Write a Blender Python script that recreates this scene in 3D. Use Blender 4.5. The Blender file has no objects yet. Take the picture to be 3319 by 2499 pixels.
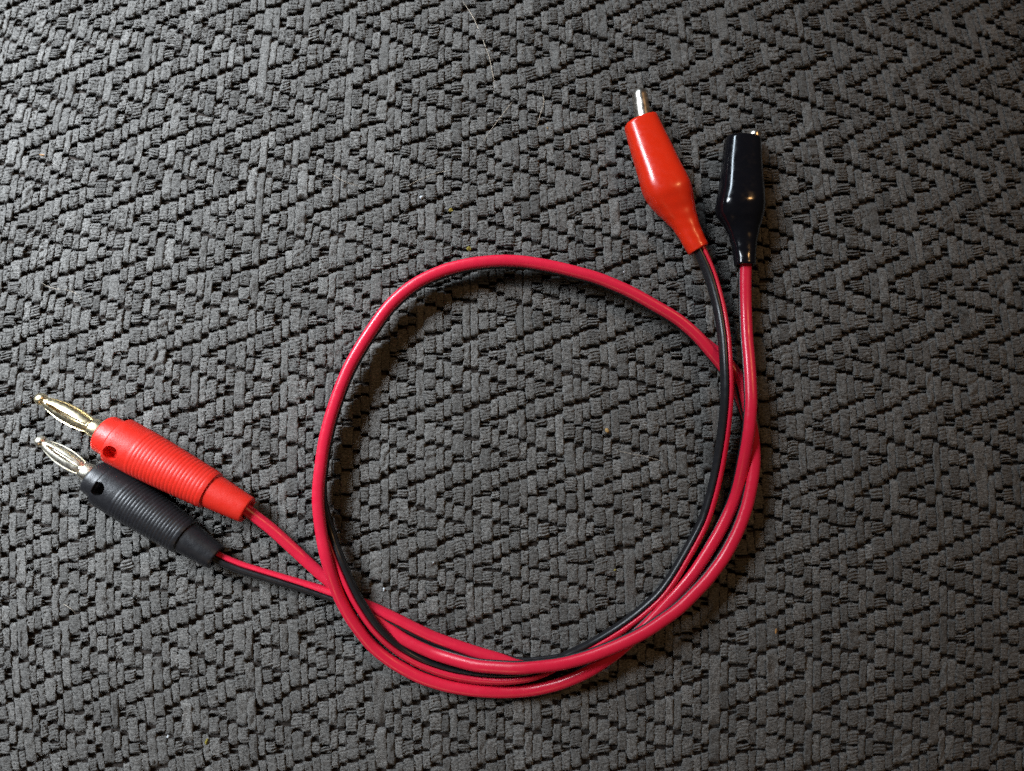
import bpy, bmesh, math, random
import numpy as np
from mathutils import Vector, Matrix

random.seed(7)
rng = np.random.default_rng(11)
SC = bpy.context.scene
COL = SC.collection
MM = 0.001

# ------------------------------------------------------------------ camera
CAM_H = 0.165                 # phone held about 16 cm above the cloth, looking straight down
PXM = 0.00007                 # metres per photograph pixel on the plane z = 0
CX, CY = 1659.5, 1249.5
cam_d = bpy.data.cameras.new("camera")
cam_d.sensor_width = 36.0
cam_d.lens = 36.0 * CAM_H / (3319 * PXM)
cam_d.clip_start = 0.005
cam_d.clip_end = 20.0
cam_d.dof.use_dof = True
cam_d.dof.focus_distance = 0.163
cam_d.dof.aperture_fstop = 13.0
cam = bpy.data.objects.new("camera", cam_d)
cam.location = (0, 0, CAM_H)
COL.objects.link(cam)
SC.camera = cam

# ------------------------------------------------------------------ world, lamps, exposure
w = bpy.data.worlds.new("World")
SC.world = w
w.use_nodes = True
w.node_tree.nodes["Background"].inputs[0].default_value = (0.62, 0.60, 0.58, 1)
w.node_tree.nodes["Background"].inputs[1].default_value = 0.028


def area(name, loc, target, size, size_y, power, color):
    d = bpy.data.lights.new(name, 'AREA')
    d.shape = 'RECTANGLE'
    d.size, d.size_y = size, size_y
    d.energy = power
    d.color = color
    o = bpy.data.objects.new(name, d)
    o.location = loc
    o.rotation_euler = (Vector(target) - Vector(loc)).to_track_quat('-Z', 'Y').to_euler()
    COL.objects.link(o)
    return o


win = area("window_light", (-0.34, 0.24, 0.28), (-0.185, 0.085, 0), 0.25, 0.22, 1.06, (0.84, 0.92, 1.0))
win.data.spread = math.radians(49)
clip_sheen = area("clip_sheen_light", (-0.225, 0.494, 0.31), (0.055, 0.05, 0), 0.26, 0.06, 0.13, (0.74, 0.88, 1.0))  # added lamp, placed to lay a cool reflected strip on the black clip
clip_sheen.data.spread = math.radians(60)
area("room_lamp", (-0.12, -0.36, 0.34), (0, 0, 0), 0.12, 0.12, 0.16, (1.0, 0.64, 0.32))
area("ceiling_lamp", (0.28, 0.22, 0.36), (0.06, 0.05, 0), 0.05, 0.05, 0.34, (1.0, 0.56, 0.23))

SC.view_settings.view_transform = 'Standard'
SC.view_settings.look = 'None'
SC.view_settings.exposure = 0.0
SC.view_settings.gamma = 1.0
SC.render.engine = 'CYCLES'
SC.cycles.use_denoising = False
SC.cycles.max_bounces = 8

# ------------------------------------------------------------------ the cushion's surface and pixel <-> place
AY, Y0, BX = 0.95, -0.035, 0.50


def zs(x, y):
    t = np.maximum(0.0, y - Y0)
    return -AY * t * t - BX * x * x


def place(X, Y, h=0.0):
    """photograph pixel -> point lying h metres above the cushion there"""
    X = np.asarray(X, float); Y = np.asarray(Y, float)
    x0 = (X - CX) * PXM
    y0 = (CY - Y) * PXM
    z = np.zeros(np.broadcast(X, Y).shape)
    for _ in range(14):
        k = (CAM_H - z) / CAM_H
        z = zs(x0 * k, y0 * k) + h
    k = (CAM_H - z) / CAM_H
    return np.stack(np.broadcast_arrays(x0 * k, y0 * k, z), -1)


# ------------------------------------------------------------------ materials
def new_mat(name):
    m = bpy.data.materials.new(name)
    m.use_nodes = True
    return m, m.node_tree.nodes, m.node_tree.links, m.node_tree.nodes["Principled BSDF"]


def plastic(name, color, rough, bump=0.0, bscale=2500, var=0.12, spec=0.5, coat=0.0, mottle=90):
    m, N, L, P = new_mat(name)
    tc = N.new("ShaderNodeTexCoord")
    n1 = N.new("ShaderNodeTexNoise"); n1.inputs["Scale"].default_value = mottle
    n1.inputs["Detail"].default_value = 5
    L.new(tc.outputs["Object"], n1.inputs["Vector"])
    mx = N.new("ShaderNodeMix"); mx.data_type = 'RGBA'
    mx.inputs["A"].default_value = (*[c * (1 - var) for c in color], 1)
    mx.inputs["B"].default_value = (*[min(1, c * (1 + var)) for c in color], 1)
    L.new(n1.outputs["Fac"], mx.inputs["Factor"])
    L.new(mx.outputs["Result"], P.inputs["Base Color"])
    n2 = N.new("ShaderNodeTexNoise"); n2.inputs["Scale"].default_value = 700
    n2.inputs["Detail"].default_value = 6
    L.new(tc.outputs["Object"], n2.inputs["Vector"])
    mr = N.new("ShaderNodeMapRange")
    mr.inputs["From Min"].default_value = 0.3; mr.inputs["From Max"].default_value = 0.7
    mr.inputs["To Min"].default_value = max(0.02, rough - 0.07); mr.inputs["To Max"].default_value = rough + 0.09
    L.new(n2.outputs["Fac"], mr.inputs["Value"])
    L.new(mr.outputs["Result"], P.inputs["Roughness"])
    P.inputs["Specular IOR Level"].default_value = spec
    P.inputs["Coat Weight"].default_value = coat
    if bump:
        n3 = N.new("ShaderNodeTexNoise"); n3.inputs["Scale"].default_value = bscale
        n3.inputs["Detail"].default_value = 4
        L.new(tc.outputs["Object"], n3.inputs["Vector"])
        b = N.new("ShaderNodeBump"); b.inputs["Strength"].default_value = bump
        b.inputs["Distance"].default_value = 0.00012
        L.new(n3.outputs["Fac"], b.inputs["Height"])
        L.new(b.outputs["Normal"], P.inputs["Normal"])
    return m


M_RED_PLUG = plastic("red_plug_plastic", (0.66, 0.022, 0.012), 0.42, 0.30, 2200)
M_BLK_PLUG = plastic("black_plug_plastic", (0.013, 0.013, 0.015), 0.38, 0.35, 2200)
M_RED_BOOT = plastic("red_vinyl", (0.70, 0.026, 0.006), 0.26, 0.05, 500, coat=0.1)
M_BLK_BOOT = plastic("black_vinyl", (0.005, 0.005, 0.007), 0.14, 0.05, 500, coat=0.2)
M_RED_WIRE = plastic("red_insulation", (0.68, 0.017, 0.050), 0.28, 0.10, 900, var=0.10)
M_BLK_WIRE = plastic("black_insulation", (0.014, 0.014, 0.016), 0.33, 0.10, 900)
M_PRINT = plastic("faded_print", (0.20, 0.008, 0.04), 0.40)


def metal(name, color, rough):
    m, N, L, P = new_mat(name)
    P.inputs["Base Color"].default_value = (*color, 1)
    P.inputs["Metallic"].default_value = 1.0
    tc = N.new("ShaderNodeTexCoord")
    n = N.new("ShaderNodeTexNoise"); n.inputs["Scale"].default_value = 900; n.inputs["Detail"].default_value = 5
    L.new(tc.outputs["Object"], n.inputs["Vector"])
    mr = N.new("ShaderNodeMapRange")
    mr.inputs["To Min"].default_value = rough * 0.5; mr.inputs["To Max"].default_value = rough * 1.6
    L.new(n.outputs["Fac"], mr.inputs["Value"])
    L.new(mr.outputs["Result"], P.inputs["Roughness"])
    return m


M_NICKEL = metal("nickel_plate", (0.95, 0.89, 0.75), 0.34)
M_NICKEL_WARM = metal("nickel_warm_reflection", (0.97, 0.84, 0.56), 0.32)  # nickel again, with a warm yellow reflection put into its colour
M_STEEL = metal("clip_steel", (0.78, 0.72, 0.64), 0.30)


def fabric_mat(name, dark, light, tint):
    m, N, L, P = new_mat(name)
    tc = N.new("ShaderNodeTexCoord")
    mp = N.new("ShaderNodeMapping")
    mp.inputs["Scale"].default_value = (0.55, 1.5, 1.0)
    mp.inputs["Rotation"].default_value = (0, 0, 0.12)
    L.new(tc.outputs["Object"], mp.inputs["Vector"])
    n1 = N.new("ShaderNodeTexNoise"); n1.inputs["Scale"].default_value = 2600; n1.inputs["Detail"].default_value = 3
    L.new(mp.outputs["Vector"], n1.inputs["Vector"])
    n2 = N.new("ShaderNodeTexNoise"); n2.inputs["Scale"].default_value = 5200; n2.inputs["Detail"].default_value = 2
    L.new(tc.outputs["Object"], n2.inputs["Vector"])
    add = N.new("ShaderNodeMath"); add.operation = 'ADD'
    L.new(n1.outputs["Fac"], add.inputs[0]); L.new(n2.outputs["Fac"], add.inputs[1])
    mr = N.new("ShaderNodeMapRange")
    mr.inputs["From Min"].default_value = 0.80; mr.inputs["From Max"].default_value = 1.22
    L.new(add.outputs[0], mr.inputs["Value"])
    if tint:
        at = N.new("ShaderNodeAttribute"); at.attribute_name = "tint"
        mul = N.new("ShaderNodeMath"); mul.operation = 'MULTIPLY'
        L.new(mr.outputs["Result"], mul.inputs[0]); L.new(at.outputs["Fac"], mul.inputs[1])
        fac = mul.outputs[0]
    else:
        fac = mr.outputs["Result"]
    mx = N.new("ShaderNodeMix"); mx.data_type = 'RGBA'
    mx.inputs["A"].default_value = (*dark, 1); mx.inputs["B"].default_value = (*light, 1)
    L.new(fac, mx.inputs["Factor"])
    L.new(mx.outputs["Result"], P.inputs["Base Color"])
    P.inputs["Roughness"].default_value = 0.85
    P.inputs["Specular IOR Level"].default_value = 0.25
    P.inputs["Sheen Weight"].default_value = 0.18
    P.inputs["Sheen Roughness"].default_value = 0.4
    b = N.new("ShaderNodeBump"); b.inputs["Strength"].default_value = 0.8
    b.inputs["Distance"].default_value = 0.00022
    L.new(add.outputs[0], b.inputs["Height"])
    L.new(b.outputs["Normal"], P.inputs["Normal"])
    return m


M_TUFT = fabric_mat("grey_chenille", (0.042, 0.040, 0.037), (0.315, 0.303, 0.285), True)
M_BASE = fabric_mat("dark_backing_weave", (0.012, 0.009, 0.007), (0.045, 0.033, 0.026), False)
M_HAIR = plastic("pale_hair", (0.62, 0.52, 0.40), 0.35)
M_HAIRD = plastic("dark_hair", (0.025, 0.02, 0.018), 0.4)
M_TAN = plastic("tan_crumb", (0.40, 0.25, 0.09), 0.7, var=0.3, mottle=1500)
M_WHITE = plastic("white_lint", (0.50, 0.53, 0.55), 0.8, var=0.2, mottle=1500)
M_YEL = plastic("yellow_flake", (0.24, 0.20, 0.03), 0.6, var=0.4, mottle=1500)
M_ORA = plastic("orange_splinter", (0.40, 0.20, 0.06), 0.6, var=0.3, mottle=1500)


# ------------------------------------------------------------------ object helpers
def mesh_obj(name, V, F, mat, parent=None, smooth=True):
    me = bpy.data.meshes.new(name)
    me.from_pydata([tuple(v) for v in V], [], [tuple(f) for f in F])
    me.materials.append(mat)
    if smooth:
        me.polygons.foreach_set("use_smooth", [True] * len(me.polygons))
    me.update()
    o = bpy.data.objects.new(name, me)
    COL.objects.link(o)
    if parent is not None:
        o.parent = parent
    return o


def empty(name, loc, label, cat, group=None):
    o = bpy.data.objects.new(name, None)
    o.empty_display_size = 0.01
    COL.objects.link(o)
    o["label"] = label; o["category"] = cat
    if group:
        o["group"] = group
    return o


def tag(o, label, cat, group=None):
    o["label"] = label; o["category"] = cat
    if group:
        o["group"] = group
    return o


def gsmooth(A, sig):
    """gaussian smoothing along axis 0, ends kept"""
    r = int(3 * sig) + 1
    k = np.exp(-0.5 * (np.arange(-r, r + 1) / sig) ** 2); k /= k.sum()
    out = np.empty_like(A)
    for c in range(A.shape[1]):
        a = A[:, c]
        lo = 2 * a[0] - a[1:r + 1][::-1]
        hi = 2 * a[-1] - a[-r - 1:-1][::-1]
        out[:, c] = np.convolve(np.concatenate([lo, a, hi]), k, 'valid')
    return out


def dense(pts, step, sig):
    """control rows (X, Y, ...) resampled every step pixels along the path, smoothed over sig pixels"""
    P = np.array(pts, float)
    d = np.concatenate([[0], np.cumsum(np.hypot(*np.diff(P[:, :2], axis=0).T))])
    s = np.arange(0, d[-1], step)
    A = np.stack([np.interp(s, d, P[:, c]) for c in range(P.shape[1])], 1)
    return gsmooth(A, sig / step)


def grid_faces(n, m, closed=True, flip=False):
    F = []
    mm = m if closed else m - 1
    for i in range(n - 1):
        for j in range(mm):
            k = (j + 1) % m
            f = (i * m + j, i * m + k, (i + 1) * m + k, (i + 1) * m + j)
            F.append(f[::-1] if flip else f)
    return F


# ================================================================== THE FABRIC (setting)
V_TOP, V_BOT = -380.0, 2800.0
B0, B1, T0 = 0.30, 0.000155, 0.02


def fab_px(c, v):
    """column coordinate c (pixels at the top edge) and v along the yarn -> photograph pixel"""
    Y = 0.92 * v + 0.00003 * v * v
    I = (B0 * Y - 0.5 * B1 * Y * Y) / 1660.0
    cc = c * (1.0 - 0.045 * (c / 1660.0) ** 2)
    X = 1660 + cc * np.exp(I) + T0 * (Y - 1250)
    return X, Y


# dark backing sheet, a millimetre and more below the tuft tops
gx = np.linspace(-2350, 2350, 130)
gv = np.linspace(-800, 3200, 110)
C_, V_ = np.meshgrid(gx, gv)
Xb, Yb = fab_px(C_, V_)
Pb = place(Xb.ravel(), Yb.ravel(), -0.00145)
fab = mesh_obj("upholstery_fabric", Pb, grid_faces(110, 130, closed=False, flip=True), M_BASE)
fab["kind"] = "structure"
fab["label"] = "dark grey chenille upholstery woven in zigzag rows of short tufts"

# columns: two tight yarns then one wide fuzzy yarn
cols = []
c = -2150.0
i = 0
while c < 2150:
    fuzzy = (i % 3 == 2)
    wd = (29.5 if fuzzy else 23.6) * rng.uniform(0.94, 1.06)
    if rng.random() < 0.05:
        wd *= 1.15
    cols.append((c + wd / 2, wd, fuzzy))
    c += wd
    i += 1
# the weave's zigzags run down the cloth: x = k * XS + Z(v), Z a triangle wave; a column is interrupted wherever one crosses it
XS, ZW, LP, VAP, CAP = 130.0, 212.0, 225.0, 528.0, 1092.0
tufts = []      # c, width, v0, v1, fuzzy
threads = []    # c, width, v, half height
for (cc, wd, fz) in cols:
    cr = []
    for m in range(-10, 24):
        va = VAP + m * LP / 2              # leg m starts here; even legs run to the right
        for k in range(-40, 30):
            base = CAP + k * XS
            f = (cc - base) / ZW if m % 2 == 0 else 1 - (cc - base) / ZW
            if 0.0 <= f < 1.0:
                cr.append(va + f * LP / 2)
    cr = sorted(b + rng.normal(0, 3.2 if not fz else 4.6) for b in cr)
    cr = [b for b in cr if V_TOP < b < V_BOT and rng.random() > 0.025]
    gaps = []
    for b in cr:
        g = rng.uniform(7, 14) * (0.72 if fz else 1.0)
        if gaps and b - gaps[-1][1] < 15:
            lo, hi = gaps[-1]
            if b - lo > 9 or b + g / 2 - lo > 17:
                threads.append((cc, wd, (lo + b + g / 2) / 2 + rng.uniform(-1.5, 1.5), rng.uniform(2.4, 4.4)))
            gaps[-1] = (lo, max(hi, b + g / 2))
        else:
            gaps.append((b - g / 2, b + g / 2))
    for k in range(len(gaps) - 1):
        v0, v1 = gaps[k][1], gaps[k + 1][0]
        if v1 - v0 > 6:
            if v1 - v0 > 95 and rng.random() < 0.7:
                q = v0 + (v1 - v0) * rng.uniform(.4, .6)
                tufts.append((cc, wd, v0, q - 2, fz)); tufts.append((cc, wd, q + 2, v1, fz))
            else:
                tufts.append((cc, wd, v0, v1, fz))
NT = len(tufts)
NU, NV = 11, 17
aa = np.linspace(-1, 1, NU - 2); aa = np.sign(aa) * np.abs(aa) ** 0.8
aa = np.concatenate([[-1.0], aa, [1.0]])
bb = np.linspace(-1, 1, NV); bb = np.sign(bb) * np.abs(bb) ** 0.85
RIM = np.ones(NU); RIM[0] = RIM[-1] = 0.0
RIM = np.tile(RIM, NV)[None]
A, B = np.meshgrid(aa, bb)            # NV x NU
A = A.ravel()[None]; B = B.ravel()[None]
T = np.array(tufts, float)
cc_, wd_, v0_, v1_, fz_ = [T[:, k:k + 1] for k in range(5)]
lean = rng.normal(0, 1.2, (NT, 1))
wob = rng.uniform(0.90, 1.0, (NT, 1)) * np.where(fz_ > 0, 1.16, 1.08)
L_ = (v1_ - v0_) / 2
vv = (v0_ + v1_) / 2 + B * L_
ph1 = rng.uniform(0, 6.28, (NT, 1)); ph2 = rng.uniform(0, 6.28, (NT, 1))
edge = 1 + 0.07 * np.sin(vv / 5.3 + ph1) + 0.05 * np.sin(vv / 2.9 + ph2) + rng.normal(0, 0.035, (NT, A.shape[1]))
cpos = cc_ + A * (wd_ / 2) * wob * np.where(np.abs(A) > 0.6, edge, 1) + lean * B
endw = (rng.normal(0, 1.0, (NT, 1)) * A + rng.normal(0, 0.9, (NT, A.shape[1]))) * np.abs(B)
bend = rng.normal(0, 2.0, (NT, 1)) * (A ** 2) * np.where(fz_ > 0, 1.2, 0.6)
vpos = vv + endw + bend
n_a = np.where(fz_ > 0, 3.2, 5.0)
flo = np.where(fz_ > 0, rng.uniform(0.72, 0.95, (NT, 1)), rng.uniform(0.55, 0.9, (NT, 1)))
prof = RIM * (flo + (1 - flo) * (1 - np.abs(A) ** n_a) ** 0.45) * (1 - np.abs(B) ** (4.0 + L_ / 12)) ** 0.42
slant = rng.normal(0.9, 0.5, (NT, 1)) * np.where(rng.random((NT, 1)) < 0.25, -1, 1)
per = rng.uniform(7.5, 11.0, (NT, 1))
rid = np.sin(2 * math.pi * (vv / per + slant * A * 0.35) + ph1)
amp = np.where(fz_ > 0, 0.30, 0.19) * rng.uniform(0.5, 1.5, (NT, 1))
hgt = rng.normal(1.76, 0.07, (NT, 1)) + np.where(fz_ > 0, 0.08, 0.0)
tiltb = rng.normal(0, 0.07, (NT, 1)); tilta = rng.normal(0, 0.08, (NT, 1))
H = (hgt + tiltb * B + tilta * A) * prof + (amp * rid + rng.normal(0, 0.105, (NT, A.shape[1]))) * np.clip(prof * 1.4, 0, 1)
Xt, Yt = fab_px(cpos, vpos)
Pt = place(Xt, Yt, (-1.70 + H) * MM)          # NT x (NV*NU) x 3
tint = np.clip(rng.normal(0.62, 0.11, (NT, 1)), 0.25, 1.0)

quad = np.array(grid_faces(NV, NU, closed=False, flip=True))
# the 300 tufts that show largest in the frame are parts of their own
cx_, cy_ = fab_px(T[:, 0], (T[:, 2] + T[:, 3]) / 2)
size = T[:, 1] * (T[:, 3] - T[:, 2]) * (1 - 0.00006 * np.abs(cx_ - 1660))
inside = (cx_ > 40) & (cx_ < 3280) & (cy_ > 50) & (cy_ < 2450)
order = np.argsort(-np.where(inside, size, 0))
single = set(order[:300].tolist())


def fill_mesh(me, V, Q, tints):
    nv, nq = len(V), len(Q)
    me.vertices.add(nv); me.vertices.foreach_set("co", np.ascontiguousarray(V, np.float32).ravel())
    me.loops.add(nq * 4); me.loops.foreach_set("vertex_index", np.ascontiguousarray(Q, np.int32).ravel())
    me.polygons.add(nq)
    me.polygons.foreach_set("loop_start", np.arange(0, nq * 4, 4, dtype=np.int32))
    me.polygons.foreach_set("use_smooth", np.ones(nq, bool))
    me.update(calc_edges=True)
    a = me.attributes.new("tint", 'FLOAT', 'POINT')
    a.data.foreach_set("value", np.ascontiguousarray(tints, np.float32).ravel())
    me.materials.append(M_TUFT)


for idx in order[:300]:
    me = bpy.data.meshes.new("tuft")
    ctr = Pt[idx].mean(0)
    fill_mesh(me, Pt[idx] - ctr, quad, np.full(NV * NU, tint[idx, 0]))
    o = bpy.data.objects.new("tuft", me)
    o.location = ctr
    o.parent = fab
    COL.objects.link(o)
rest = np.array([k for k in range(NT) if k not in single])
VV = Pt[rest].reshape(-1, 3)
QQ = (quad[None] + (np.arange(len(rest)) * NV * NU)[:, None, None]).reshape(-1, 4)
TT = np.repeat(tint[rest, 0], NV * NU)
# loose fibre ends standing out of the pile
NFB = 130000
src = rng.integers(0, len(rest), NFB)
vi = rng.integers(1, NV - 1, NFB) * NU + rng.integers(1, NU - 1, NFB)
root = Pt[rest][src, vi]
ang = rng.normal(0, 0.8, NFB) + np.where(rng.random(NFB) < .5, 0, math.pi)
ln = rng.uniform(0.25, 0.8, NFB) * MM
dirf = np.stack([np.cos(ang), np.sin(ang), rng.uniform(0.0, 0.7, NFB)], 1)
perp = np.stack([-np.sin(ang), np.cos(ang), np.zeros(NFB)], 1) * (rng.uniform(0.022, 0.045, NFB) * MM)[:, None]
mid_ = root + dirf * ln[:, None] * .55
tip_ = root + dirf * ln[:, None] + np.stack([np.zeros(NFB), np.zeros(NFB), -0.25 * ln], 1) + perp * rng.normal(0, 3, (NFB, 1))
FV = np.stack([root - perp, root + perp, mid_ + perp * .8, mid_ - perp * .8, tip_ + perp * .2, tip_ - perp * .2], 1).reshape(-1, 3)
fq = np.array([[0, 1, 2, 3], [3, 2, 4, 5]])
FQ = (fq[None] + (np.arange(NFB) * 6)[:, None, None]).reshape(-1, 4) + len(VV)
VV = np.concatenate([VV, FV]); QQ = np.concatenate([QQ, FQ]); TT = np.concatenate([TT, np.repeat(rng.uniform(.6, 1.3, NFB), 6)])
# loose weft threads lying across the wider gaps
TH = np.array(threads)
ta = np.linspace(-1, 1, 7); tb = np.linspace(-1, 1, 5)
TA, TB = np.meshgrid(ta, tb); TA = TA.ravel()[None]; TB = TB.ravel()[None]
cpos = TH[:, 0:1] + TA * TH[:, 1:2] * 0.5
vpos = TH[:, 2:3] + TB * TH[:, 3:4] + rng.normal(0, .8, (len(TH), 1)) * TA
X2, Y2 = fab_px(cpos, vpos)
h2 = -1.35 + (rng.uniform(0.45, 0.85, (len(TH), 1))) * np.sqrt(np.clip(1 - TB ** 2, 0, 1)) * (1 - 0.5 * TA ** 2) + rng.normal(0, .03, X2.shape)
P2 = place(X2, Y2, h2 * MM).reshape(-1, 3)
q2 = np.array(grid_faces(5, 7, closed=False, flip=True))
Q2 = (q2[None] + (np.arange(len(TH)) * 35)[:, None, None]).reshape(-1, 4) + len(VV)
VV = np.concatenate([VV, P2]); QQ = np.concatenate([QQ, Q2]); TT = np.concatenate([TT, np.full(len(P2), 0.55)])
me = bpy.data.meshes.new("tuft")
fill_mesh(me, VV, QQ, TT)
o = bpy.data.objects.new("tuft", me)
o.parent = fab
o["kind"] = "stuff"
COL.objects.link(o)


# ================================================================== THE TEST LEADS
LOOP = np.array([1740.0, 1510.0])


def inward(X, Y, d):
    v = LOOP - np.array([X, Y]); v /= np.linalg.norm(v)
    return X + v[0] * d, Y + v[1] * d


def wire(points, parent, step=5.0, sig=26.0):
    """duplex cable: rows X, Y (pixels), h (mm of its centre above the cloth), roll (deg, red side from up towards the left of travel)"""
    D = dense(points, step, sig)
    P = place(D[:, 0], D[:, 1], D[:, 2] * MM)
    Tn = np.gradient(P, axis=0); Tn /= np.linalg.norm(Tn, axis=1)[:, None]
    up = np.array([0, 0, 1.0])
    Lf = np.cross(up, Tn); Lf /= np.linalg.norm(Lf, axis=1)[:, None]
    U = np.cross(Tn, Lf)
    ro = np.radians(D[:, 3])[:, None]
    R = np.cos(ro) * U + np.sin(ro) * Lf        # towards the red half
    S = np.cross(R, Tn)
    n = 22
    t = np.linspace(0, 2 * math.pi, n, endpoint=False)
    objs = []
    for sgn, mat, nm in ((1, M_RED_WIRE, "red_wire"), (-1, M_BLK_WIRE, "black_wire")):
        sn, cs = np.sin(t), np.cos(t)
        a = np.sign(cs) * np.abs(cs) ** (2.0 / 2.1) * 1.32
        b = np.where(sn > 0, 0.42 + 0.98 * np.abs(sn) ** 0.95, 0.42 - 0.40 * np.abs(sn) ** 0.5) * sgn
        if sgn < 0:
            a = a[::-1]; b = b[::-1]
        V = (P[:, None] + (a[None, :, None] * S[:, None] + b[None, :, None] * R[:, None]) * MM).reshape(-1, 3)
        F = grid_faces(len(P), n)
        F.append(tuple(range(n))[::-1]); F.append(tuple(range((len(P) - 1) * n, len(P) * n)))
        objs.append(mesh_obj(nm, V, F, mat, parent))
    return P, R, S, Tn, D


# ---- shared routes, read off the photograph
B_ROUTE = [(1265, 2040), (1316, 2075), (1407, 2118), (1542, 2157), (1678, 2166), (1814, 2152), (1904, 2129), (2000, 2092),
           (2092, 2048), (2200, 1973), (2290, 1882), (2350, 1801), (2392, 1720), (2421, 1640), (2441, 1540), (2445, 1492), (2443, 1444), (2434, 1375)]
SWAP = [(2404, 1284), (2387, 1236), (2344, 1176), (2308, 1140)]
ARC = [(2265, 1092), (2200, 1035), (2153, 1007), (2044, 945), (1936, 899), (1800, 864), (1688, 845), (1607, 844), (1525, 853), (1444, 872),
       (1363, 907), (1308, 945), (1254, 997), (1205, 1067), (1170, 1120), (1130, 1190), (1100, 1262), (1070, 1352), (1049, 1436),
       (1034, 1550), (1030, 1600), (1032, 1655), (1044, 1745)]


def arc_h(k):          # height of the middle of the stacked pair along ARC: the coil springs clear of the cloth
    x = k / (len(ARC) - 1)
    return 2.9 + 2.4 * math.sin(min(1, x * 1.9) * math.pi / 2) * (1 - 0.35 * max(0, (x - 0.7) / 0.3))


leadR = empty("test_lead", (0, 0, 0), "test lead with bright red banana plug, red and black cable and red alligator clip", "test lead", "coiled test leads on the cloth")
leadK = empty("test_lead", (0, 0, 0), "test lead with black banana plug, red and black cable and black alligator clip", "test lead", "coiled test leads on the cloth")

# ---- lead with the red plug
R = [(778, 1638, 4.8, 32), (812, 1664, 4.2, 32), (879, 1714, 2.9, 28), (972, 1799, 1.6, 18), (1035, 1856, 1.4, 10), (1068, 1882, 1.4, 5),
     (1130, 1932, 1.4, 0), (1190, 1980, 1.4, 0)]
for k, (x, y) in enumerate(B_ROUTE):
    h = np.interp(x if k < 8 else 9999, [1265, 1407, 1542, 1678], [1.5, 2.6, 5.2, 6.8])
    if k >= 8:
        h = np.interp(k, [8, 11, 17], [6.6, 4.4, 4.1])
    R.append((x, y, h, 0))
for k, (x, y) in enumerate(SWAP):
    th = math.pi * (k + 1) / (len(SWAP) + 1)
    X, Y = inward(x, y, -13 * math.sin(th))
    R.append((X, Y, 2.8 + 1.35 * math.cos(th), -90 * (k + 1) / (len(SWAP) + 1)))
for k, (x, y) in enumerate(ARC):
    X, Y = inward(x, y, {len(ARC) - 1: 28, len(ARC) - 2: 14}.get(k, 6))
    R.append((X, Y, arc_h(k) - 1.35, -90))
R += [(1092, 1800, 4.6, -90), (1113, 1850, 4.4, -90), (1154, 1940, 4.3, -90), (1209, 2025, 4.0, -90), (1250, 2068, 3.2, -85), (1294, 2106, 2.0, -80),
      (1362, 2147, 1.5, -70), (1452, 2181, 1.5, -55), (1542, 2197, 1.8, -55), (1633, 2201, 2.8, -60), (1723, 2190, 4.0, -75), (1790, 2160, 4.0, -90),
      (1834, 2132, 3.6, -90), (1924, 2090, 2.0, -75), (1999, 2044, 1.5, -80), (2068, 1994, 1.4, -82), (2137, 1933, 1.4, -84), (2182, 1872, 1.4, -84),
      (2235, 1780, 1.4, -85), (2283, 1690, 1.5, -87), (2313, 1588, 2.0, -88), (2333, 1492, 3.2, -90), (2347, 1396, 5.0, -94), (2356, 1300, 6.6, -97),
      (2357, 1240, 7.0, -99), (2354, 1188, 7.0, -101), (2348, 1092, 6.2, -104), (2332, 996, 5.2, -108), (2306, 900, 4.8, -112), (2288, 855, 5.0, -112),
      (2266, 806, 5.2, -100), (2250, 775, 5.2, -100)]
PR, RR, SR, TR, DR = wire(R, leadR)

# ---- lead with the black plug
K = [(672, 1790, 4.2, 118), (712, 1813, 3.8, 118), (780, 1841, 3.0, 118), (885, 1872, 2.1, 114), (990, 1902, 1.5, 100), (1068, 1925, 1.4, 85),
     (1130, 1944, 1.4, 75), (1200, 1970, 1.4, 62), (1280, 2007, 1.4, 58), (1340, 2038, 1.4, 55), (1407, 2070, 1.4, 52), (1542, 2116, 1.4, 40), (1640, 2141, 1.4, 15)]
for (x, y) in B_ROUTE[4:]:
    if x < 1670:
        continue
    X, Y = inward(x, y, 9)
    K.append((X, Y, 1.4, -20))
for k, (x, y) in enumerate(SWAP):
    th = math.pi * (k + 1) / (len(SWAP) + 1)
    X, Y = inward(x, y, 9 * math.sin(th))
    K.append((X, Y, 2.8 - 1.35 * math.cos(th), 0))
for k, (x, y) in enumerate(ARC):
    K.append((x, y, arc_h(k) + 1.35, 12))
K += [(1054, 1795, 6.4, 12), (1070, 1850, 5.8, 10), (1099, 1934, 4.4, 10), (1136, 2003, 3.6, 10), (1203, 2093, 2.2, 12), (1271, 2147, 1.6, 15), (1362, 2197, 1.4, 15),
      (1452, 2225, 1.4, 15), (1542, 2239, 1.4, 15), (1633, 2243, 1.4, 10), (1723, 2237, 1.8, 5), (1814, 2216, 2.8, 0), (1904, 2178, 3.8, 0), (1994, 2118, 4.0, 0),
      (2092, 2030, 3.4, 0), (2140, 1978, 2.4, 0), (2185, 1930, 1.7, 0), (2239, 1868, 1.4, 0), (2278, 1811, 1.4, 0), (2332, 1722, 1.4, 0), (2370, 1643, 1.5, 0),
      (2390, 1588, 2.4, 0), (2410, 1492, 4.8, 0), (2427, 1396, 6.8, 0), (2434, 1300, 7.0, 0), (2428, 1188, 5.8, -5), (2419, 1092, 4.4, -8), (2415, 996, 3.8, -8),
      (2414, 900, 4.2, -5), (2416, 850, 4.6, 0), (2416, 815, 5.0, 0)]
wire(K, leadK)


# ---- banana plugs
def frame_of(P0, P1):
    ax = (P1 - P0); Ln = np.linalg.norm(ax); ax = ax / Ln
    e1 = np.cross(ax, [0, 0, 1.0]); e1 /= np.linalg.norm(e1)
    e2 = np.cross(e1, ax)
    return ax, e1, e2, Ln


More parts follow.
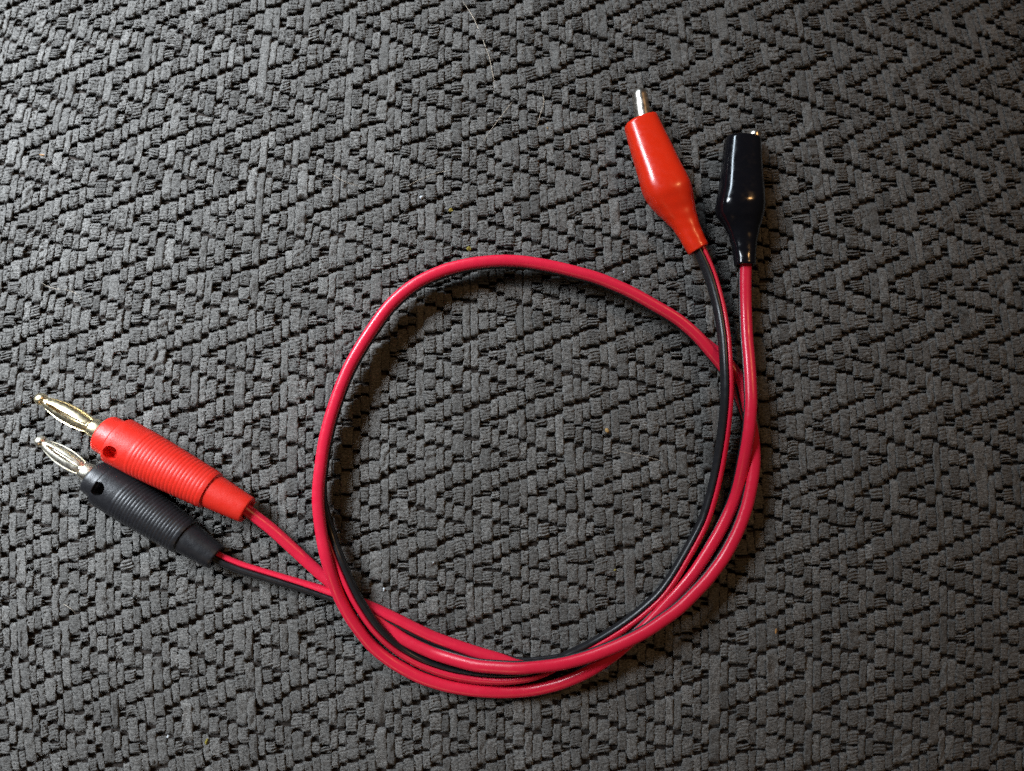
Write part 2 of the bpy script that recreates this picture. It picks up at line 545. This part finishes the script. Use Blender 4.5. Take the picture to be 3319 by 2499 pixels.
def lathe(name, prof, P0, fr, n, mat, parent, cap0=True, cap1=True):
    """prof: rows (distance along axis, radius) in metres"""
    ax, e1, e2, _ = fr
    t = np.linspace(0, 2 * math.pi, n, endpoint=False)
    ring = np.cos(t)[:, None] * e1 + np.sin(t)[:, None] * e2
    V = np.concatenate([P0 + ax * s + ring * max(r, 1e-6) for s, r in prof])
    F = grid_faces(len(prof), n, flip=True)
    if cap0:
        F.append(tuple(range(n)))
    if cap1:
        F.append(tuple(range((len(prof) - 1) * n, len(prof) * n))[::-1])
    return mesh_obj(name, V, F, mat, parent)


def cut_hole(o, center, direc, radius, depth, inner_mat):
    """bore a round hole through the wall of a sleeve"""
    z = Vector(direc).normalized()
    rot = z.to_track_quat('Z', 'Y').to_matrix().to_4x4()
    bm = bmesh.new()
    bmesh.ops.create_cone(bm, cap_ends=True, segments=40, radius1=radius, radius2=radius, depth=depth)
    bmesh.ops.transform(bm, matrix=Matrix.Translation(Vector(center)) @ rot, verts=bm.verts)
    me = bpy.data.meshes.new("bore"); bm.to_mesh(me); bm.free()
    me.materials.append(inner_mat)
    c = bpy.data.objects.new("bore", me); COL.objects.link(c)
    md = o.modifiers.new("bore", 'BOOLEAN'); md.operation = 'DIFFERENCE'; md.object = c; md.solver = 'EXACT'
    dg = bpy.context.evaluated_depsgraph_get()
    new = bpy.data.meshes.new_from_object(o.evaluated_get(dg))
    o.modifiers.clear()
    old = o.data; o.data = new; new.name = old.name
    bpy.data.objects.remove(c); bpy.data.meshes.remove(me)
    new.polygons.foreach_set("use_smooth", [True] * len(new.polygons))
    try:
        new.set_sharp_from_angle(angle=math.radians(38))
    except Exception:
        pass


def banana(parent, tip_px, end_px, h_tip, h_end, prof_px, mat, hole_px_s, hole_ang, label, pin_mat, bore):
    """prof_px: photograph measures (fraction along, diameter px)"""
    P0 = place(tip_px[0], tip_px[1], h_tip * MM); P1 = place(end_px[0], end_px[1], h_end * MM)
    fr = frame_of(P0, P1)
    ax, e1, e2, Ln = fr
    f = Ln / 1990.0                      # metres per measured unit along the axis
    zmid = (P0[2] + P1[2]) / 2
    g = PXM * (CAM_H - zmid) / CAM_H / 2.561 / 2 * prof_px["k"]    # measured diameter unit -> radius in metres
    # sleeve with ribs
    s = []
    def add(d, dia): s.append((d * f, dia * g))
    add(771, 345); add(771.5, 388); add(775, 399); add(796, 403); add(815, 402)
    add(860, 400); add(930, 398); add(975, 397)
    n_r = 20
    a0, a1 = 985.0, 1632.0
    for k in range(n_r):
        for q in (0.0, 0.14, 0.28, 0.42, 0.58, 0.72, 0.86):
            u = (k + q) / n_r
            base = 397 + (322 - 397) * (u ** 1.25)
            add(a0 + (a1 - a0) * u, base - 2 + 4.5 * math.sin(math.pi * q) ** 0.7)
    add(1636, 320); add(1645, 316); add(1650, 296); add(1652, 286); add(1665, 284)
    add(1800, 258); add(1930, 234); add(1975, 226); add(1986, 221); add(1990, 212)
    add(1991, 150); add(1960, 140); add(1900, 135)
    s2 = [(700 * f, 150 * g), (700 * f, 300 * g), (770 * f, 290 * g)] + s
    body = lathe("banana_plug", s2, P0, fr, 64, mat, parent)
    # bore
    rr = hole_ang
    dirv = math.cos(rr) * e1 + math.sin(rr) * e2
    ctr = P0 + ax * hole_px_s * f + dirv * 408 * g
    cut_hole(body, ctr, dirv, 63 * f, 2 * bore * g, mat)
    body["label"] = label
    # collar at the mouth of the sleeve
    col = [(640, 150), (638, 300), (641, 305), (648, 314), (660, 319), (700, 323), (735, 329), (752, 334), (757, 334), (760, 326), (762, 296), (778, 296), (778, 200)]
    lathe("collar", [(d * f, q * g) for d, q in col], P0, fr, 64, mat, body)
    # pin: rounded tip, neck, root, flange
    pin = [(-8, 6), (-5, 38), (3, 66), (16, 88), (34, 102), (54, 104), (68, 94), (76, 78), (80, 66), (90, 66), (94, 84), (104, 96), (124, 102),
           (130, 98), (132, 30), (200, 28), (300, 28), (400, 28), (492, 30), (494, 118), (505, 124), (516, 126), (519, 120), (524, 120), (527, 148), (534, 153),
           (600, 153), (606, 149), (608, 130), (650, 130)]
    lathe("pin", [(d * f, q * g) for d, q in pin], P0, fr, 40, pin_mat, body)
    # bowed contact leaves
    nl = 6
    for k in range(nl):
        th0 = 2 * math.pi * k / nl + prof_px["rot"]
        half = 0.30
        ns, na = 22, 6
        Vo = []
        for i in range(ns):
            u = i / (ns - 1)
            sdist = (112 + (510 - 112) * u) * f
            rad = (96 + 28 * u + 56 * math.sin(math.pi * u) ** 0.8) * g
            hw = half * (1 + 0.35 * abs(2 * u - 1) ** 3)
            for j in range(na):
                a = th0 + hw * (2 * j / (na - 1) - 1)
                Vo.append(P0 + ax * sdist + (math.cos(a) * e1 + math.sin(a) * e2) * rad)
        no = len(Vo)
        Vi = []
        for i in range(ns):
            for j in range(na):
                v = Vo[i * na + j]
                c0 = P0 + ax * np.dot(v - P0, ax)
                Vi.append(c0 + (v - c0) * 0.86)
        F = grid_faces(ns, na, closed=False, flip=True)
        F += [tuple(q + no for q in fc[::-1]) for fc in grid_faces(ns, na, closed=False, flip=True)]
        for i in range(ns - 1):
            F.append((i * na, (i + 1) * na, (i + 1) * na + no, i * na + no))
            F.append((i * na + na - 1, i * na + na - 1 + no, (i + 1) * na + na - 1 + no, (i + 1) * na + na - 1))
        lo = mesh_obj("contact_leaf", Vo + Vi, F, pin_mat, body)
        lo.data.set_sharp_from_angle(angle=math.radians(40))
    return body


banana(leadR, (119, 1286), (803, 1654), 8.2, 4.6, {"k": 1.0, "rot": 0.12}, M_RED_PLUG, 850, math.radians(72), "bright red banana plug with ribbed sleeve", M_NICKEL_WARM, 150)
banana(leadK, (120, 1422), (702, 1807), 6.2, 4.0, {"k": 0.945, "rot": 0.35}, M_BLK_PLUG, 815, math.radians(93), "black banana plug with ribbed sleeve", M_NICKEL, 250)


# ---- alligator clips
def z2n(p):
    return (1960 + p[0] / 2.523, 240 + p[1] / 2.523)


def boot(parent, left, right, thick, hc, mat, label, roll=0.0):
    L0 = np.array([z2n(p) for p in left]); R0 = np.array([z2n(p) for p in right])
    n = len(L0)
    rows = np.concatenate([L0, R0, np.array(thick)[:, None], np.array(hc)[:, None]], 1)
    u = np.linspace(0, n - 1, 70)
    A_ = np.stack([np.interp(u, range(n), rows[:, c]) for c in range(rows.shape[1])], 1)
    A_ = gsmooth(A_, 1.5)
    PL = place(A_[:, 0], A_[:, 1], A_[:, 5] * MM); PR_ = place(A_[:, 2], A_[:, 3], A_[:, 5] * MM)
    C = (PL + PR_) / 2
    W = PR_ - PL
    hw = np.linalg.norm(W, axis=1) / 2
    Wd = W / np.linalg.norm(W, axis=1)[:, None]
    Tn = np.gradient(C, axis=0); Tn /= np.linalg.norm(Tn, axis=1)[:, None]
    Up = np.cross(Wd, Tn); Up *= np.sign(Up[:, 2:3]); Up /= np.linalg.norm(Up, axis=1)[:, None]
    m = 48
    t = np.linspace(0, 2 * math.pi, m, endpoint=False)
    V = []
    for i in range(len(C)):
        x = i / (len(C) - 1)
        ex = 2.0 / (2.6 - 0.5 * min(1, max(0, (x - 0.35) / 0.35)))
        a = np.sign(np.cos(t)) * np.abs(np.cos(t)) ** ex * hw[i]
        b = np.sign(np.sin(t)) * np.abs(np.sin(t)) ** ex * A_[i, 4] * MM / 2
        if roll:
            b = b + a * math.tan(roll) * 0.0
        rip = 1 + 0.012 * math.sin(i * 0.9) * np.cos(3 * t + i * 0.11) * min(1, max(0, (x - 0.4) * 4)) + 0.008 * np.sin(2 * t + i * 0.13)
        a = a * rip; b = b * rip
        V.append(C[i] + a[:, None] * Wd[i] + b[:, None] * Up[i])
    V = np.array(V)

    def inner(i, k, shift):
        return C[i] + (V[i] - C[i]) * k + Tn[i] * shift
    rings = [inner(8, 0.80, 0), inner(2, 0.84, 0), inner(0, 0.86, -0.00008), inner(0, 0.93, -0.00022)]
    rings += [V[i] for i in range(len(C))]
    rings += [inner(-1, 0.93, 0.00018), inner(-1, 0.80, 0.00004), inner(-8, 0.78, 0)]
    n2 = len(rings)
    Vall = np.concatenate(rings)
    sgn = np.dot(np.cross(V[30, 1] - V[30, 0], V[31, 0] - V[30, 0]), V[30, 0] - C[30]) > 0
    F = grid_faces(n2, m, flip=not sgn)
    F.append(tuple(range(m)) if not sgn else tuple(range(m))[::-1])
    F.append(tuple(range((n2 - 1) * m, n2 * m))[::-1] if not sgn else tuple(range((n2 - 1) * m, n2 * m)))
    o = mesh_obj("alligator_clip", Vall, F, mat, parent)
    o["label"] = label
    return o, C, Wd, Up, Tn


def jaw(parent, base, tip, wbase, wtip, hb, ht, open_ang, mat, teeth=7):
    """half-round sheet-metal jaw with saw teeth along both lips, opening turned by open_ang"""
    P0 = place(*z2n(base), hb * MM); P1 = place(*z2n(tip), ht * MM)
    ax, e1, e2, Ln = frame_of(P0, P1)
    ns, na = 57, 13
    k = PXM / 2.523 * 0.97
    Vo, Vi = [], []
    od = math.cos(open_ang) * e1 + math.sin(open_ang) * e2      # where the mouth faces
    sd = np.cross(ax, od)
    for i in range(ns):
        u = i / (ns - 1)
        r = (wbase + (wtip - wbase) * u) * k / 2
        if u > 0.86:
            r *= math.sqrt(max(0.02, 1 - ((u - 0.86) / 0.145) ** 2))
        tooth = abs(((u * teeth) % 1) - 0.5) * 2
        for j in range(na):
            q = 2 * j / (na - 1) - 1
            a = q * math.radians(88)
            depth = -math.cos(a) * r * 0.95
            side = math.sin(a) * r
            ext = 0.0
            if abs(q) > 0.99:
                ext = (0.30 + 0.55 * tooth) * MM * (1 if u < 0.93 else 0.4)
            elif abs(q) > 0.8:
                ext = 0.12 * MM
            p_ = P0 + ax * (u * Ln) + od * (depth + ext) + sd * side
            Vo.append(p_)
            Vi.append(P0 + ax * (u * Ln) + od * (depth * 0.84 + ext) + sd * side * 0.84)
    no = len(Vo)
    F = grid_faces(ns, na, closed=False)
    F += [tuple(q + no for q in f[::-1]) for f in grid_faces(ns, na, closed=False)]
    for i in range(ns - 1):
        F.append((i * na, i * na + no, (i + 1) * na + no, (i + 1) * na))
        F.append((i * na + na - 1, (i + 1) * na + na - 1, (i + 1) * na + na - 1 + no, i * na + na - 1 + no))
    for b in (0, (ns - 1) * na):
        for j in range(na - 1):
            F.append((b + j, b + j + 1, b + j + 1 + no, b + j + no))
    o = mesh_obj("jaw", Vo + Vi, F, mat, parent)
    bm = bmesh.new(); bm.from_mesh(o.data); bmesh.ops.recalc_face_normals(bm, faces=bm.faces); bm.to_mesh(o.data); bm.free()
    o.data.set_sharp_from_angle(angle=math.radians(45))
    return o


redL = [(165, 435), (200, 560), (240, 700), (280, 830), (308, 950), (345, 1030), (400, 1105), (480, 1185), (560, 1262), (612, 1340), (655, 1420), (690, 1475)]
redR = [(422, 345), (470, 450), (540, 590), (610, 740), (668, 845), (702, 915), (718, 985), (733, 1075), (750, 1160), (778, 1250), (810, 1325), (842, 1392)]
th = [6.0, 6.6, 7.2, 7.9, 8.5, 8.6, 7.4, 5.9, 5.0, 4.5, 4.4, 4.4]
rb, rC, rW, rU, rT = boot(leadR, redL, redR, th, [5.4] * 6 + [5.3, 5.2, 5.1, 5.0, 5.0, 5.0], M_RED_BOOT, "glossy red vinyl alligator clip")
jaw(rb, (345, 560), (276, 116), 176, 128, 5.4, 6.8, math.radians(-38), M_STEEL, 11)
jaw(rb, (372, 560), (300, 150), 120, 78, 3.6, 3.2, math.radians(120), M_STEEL, 11)
blkL = [(988, 528), (972, 660), (957, 800), (940, 920), (922, 1020), (906, 1090), (925, 1165), (968, 1225), (1012, 1300), (1043, 1400), (1055, 1490), (1062, 1562)]
blkR = [(1270, 552), (1272, 660), (1278, 800), (1288, 920), (1297, 1020), (1303, 1085), (1297, 1155), (1276, 1225), (1255, 1300), (1238, 1400), (1232, 1490), (1230, 1565)]
kb, kC, kW, kU, kT = boot(leadK, blkL, blkR, th, [5.2] * 6 + [5.2, 5.1, 5.0, 4.9, 4.8, 4.8], M_BLK_BOOT, "glossy black vinyl alligator clip")
jaw(kb, (1178, 800), (1230, 450), 140, 112, 4.2, 6.4, math.radians(-38), M_STEEL, 9)
jaw(kb, (1175, 800), (1236, 470), 120, 78, 3.8, 3.2, math.radians(120), M_STEEL, 9)


# ================================================================== hairs and crumbs on the cloth
def hair(pts, mat, label, rad=0.05, h=0.35):
    D = dense([(x, y, h + 0.5 * math.sin(i * 2.1)) for i, (x, y) in enumerate(pts)], 3.0, 9.0)
    P = place(D[:, 0], D[:, 1], D[:, 2] * MM)
    Tn = np.gradient(P, axis=0); Tn /= np.linalg.norm(Tn, axis=1)[:, None]
    a = np.cross(Tn, [0, 0, 1.0]); a /= np.linalg.norm(a, axis=1)[:, None]
    b = np.cross(a, Tn)
    n = 6
    t = np.linspace(0, 2 * math.pi, n, endpoint=False)
    taper = np.interp(np.linspace(0, 1, len(P)), [0, .15, .8, 1], [.5, 1, .8, .2])
    V = (P[:, None] + (np.cos(t)[None, :, None] * a[:, None] + np.sin(t)[None, :, None] * b[:, None]) * (rad * MM * taper)[:, None, None]).reshape(-1, 3)
    F = grid_faces(len(P), n)
    F += [tuple(range(n))[::-1], tuple(range((len(P) - 1) * n, len(P) * n))]
    return tag(mesh_obj("hair", V, F, mat), label, "hair", "stray hairs on the cloth")


hair([(1500, 4), (1533, 54), (1562, 119), (1587, 188), (1601, 260), (1601, 302)], M_HAIR, "longest pale hair, curving down from the top edge of the cloth", 0.06)
hair([(1659, 331), (1610, 395), (1580, 437), (1562, 463)], M_HAIR, "straight pale hair slanting left of the red clip's jaw", 0.045)
hair([(1758, 302), (1765, 330), (1753, 365), (1744, 392), (1738, 412)], M_HAIR, "short S-curved pale hair just below the long one", 0.045)
hair([(1318, 603), (1360, 582), (1410, 562), (1470, 549)], M_HAIR, "fine pale hair just above the white lint fleck", 0.035)
hair([(1074, 561), (1112, 588), (1172, 606)], M_HAIR, "small tan hair up and left of the loop", 0.035)
hair([(2000, 1461), (2050, 1472), (2100, 1480), (2178, 1507)], M_HAIR, "fine pale hair lying inside the cable loop", 0.03)
hair([(134, 917), (170, 935), (224, 940), (250, 952), (270, 972)], M_HAIR, "wavy pale hair above the red banana plug", 0.035)
hair([(1430, 710), (1470, 722), (1490, 752), (1503, 808)], M_HAIRD, "dark curved hair between the two yellow flakes above the loop", 0.05)
hair([(206, 1958), (230, 1972), (248, 1992)], M_HAIR, "tiny pale hair below the black banana plug", 0.035)


def crumb(X, Y, lx, ly, hz, mat, name, label, cat, ang=0.0, h=0.25, flat=False):
    bm = bmesh.new()
    bmesh.ops.create_icosphere(bm, subdivisions=2, radius=1.0)
    r = random.Random(int(X * 7 + Y))
    for v in bm.verts:
        k = 1 + r.uniform(-0.28, 0.28)
        v.co = Vector((v.co.x * k, v.co.y * k, v.co.z * (1 + r.uniform(-.2, .2))))
        if flat:
            v.co.z += 0.9 * math.sin(2.1 * v.co.x + 1) + 0.7 * math.sin(2.6 * v.co.y)
    p = place(X, Y, h * MM)
    s = PXM / 2
    bmesh.ops.transform(bm, matrix=Matrix.Rotation(ang, 4, 'Z') @ Matrix.Diagonal((lx * s * 0.85, ly * s * 0.85, hz * MM / 2, 1)), verts=bm.verts)
    me = bpy.data.meshes.new(name); bm.to_mesh(me); bm.free()
    me.materials.append(mat)
    o = bpy.data.objects.new(name, me); o.location = p
    COL.objects.link(o)
    return tag(o, label, cat)


crumb(1967, 1395, 13, 17, 0.8, M_TAN, "crumb", "tan crumb near the middle of the cable loop", "crumb", 0.3)
crumb(1365, 640, 16, 12, 0.6, M_WHITE, "lint_fleck", "bright white lint fleck above the loop", "lint", 0.4)
crumb(1461, 681, 18, 13, 0.35, M_YEL, "yellow_flake", "olive yellow flake above and left of the dark hair's end", "flake", 0.6, flat=True)
crumb(1520, 806, 18, 17, 0.35, M_YEL, "yellow_flake", "olive yellow flake touching the top of the loop", "flake", 1.2, flat=True)
crumb(669, 2403, 10, 26, 0.5, M_YEL, "seed_husk", "small yellow husk near the bottom left edge of the cloth", "husk", -0.25)
crumb(545, 2388, 10, 12, 0.6, M_WHITE, "lint_fleck", "white lint speck left of the yellow husk", "lint", 0.2)
crumb(1404, 1823, 8, 12, 0.6, M_WHITE, "lint_fleck", "white lint speck on the cloth inside the loop's lower left, the upper of two", "lint", 0.2)
crumb(1245, 1910, 9, 14, 0.6, M_WHITE, "lint_fleck", "white lint speck just right of the left cable crossing, the lower of two", "lint", -0.2)
crumb(1993, 1847, 10, 7, 0.4, M_YEL, "yellow_flake", "tiny greenish yellow flake inside the loop's lower right", "flake", 0.4)
crumb(2515, 2045, 6, 24, 0.4, M_ORA, "splinter", "thin orange splinter right of the loop's bottom", "splinter", -0.08)
crumb(137, 502, 24, 5, 0.4, M_ORA, "splinter", "thin orange splinter near the left edge high on the cloth", "splinter", -0.1)
crumb(2022, 882, 9, 6, 0.4, M_WHITE, "lint_fleck", "white lint speck beyond the loop, left of the red clip's cable", "lint", 0.1)
crumb(1774, 415, 6, 6, 0.4, M_TAN, "crumb", "tiny tan crumb beside the S-curved hair", "crumb", 0.1)
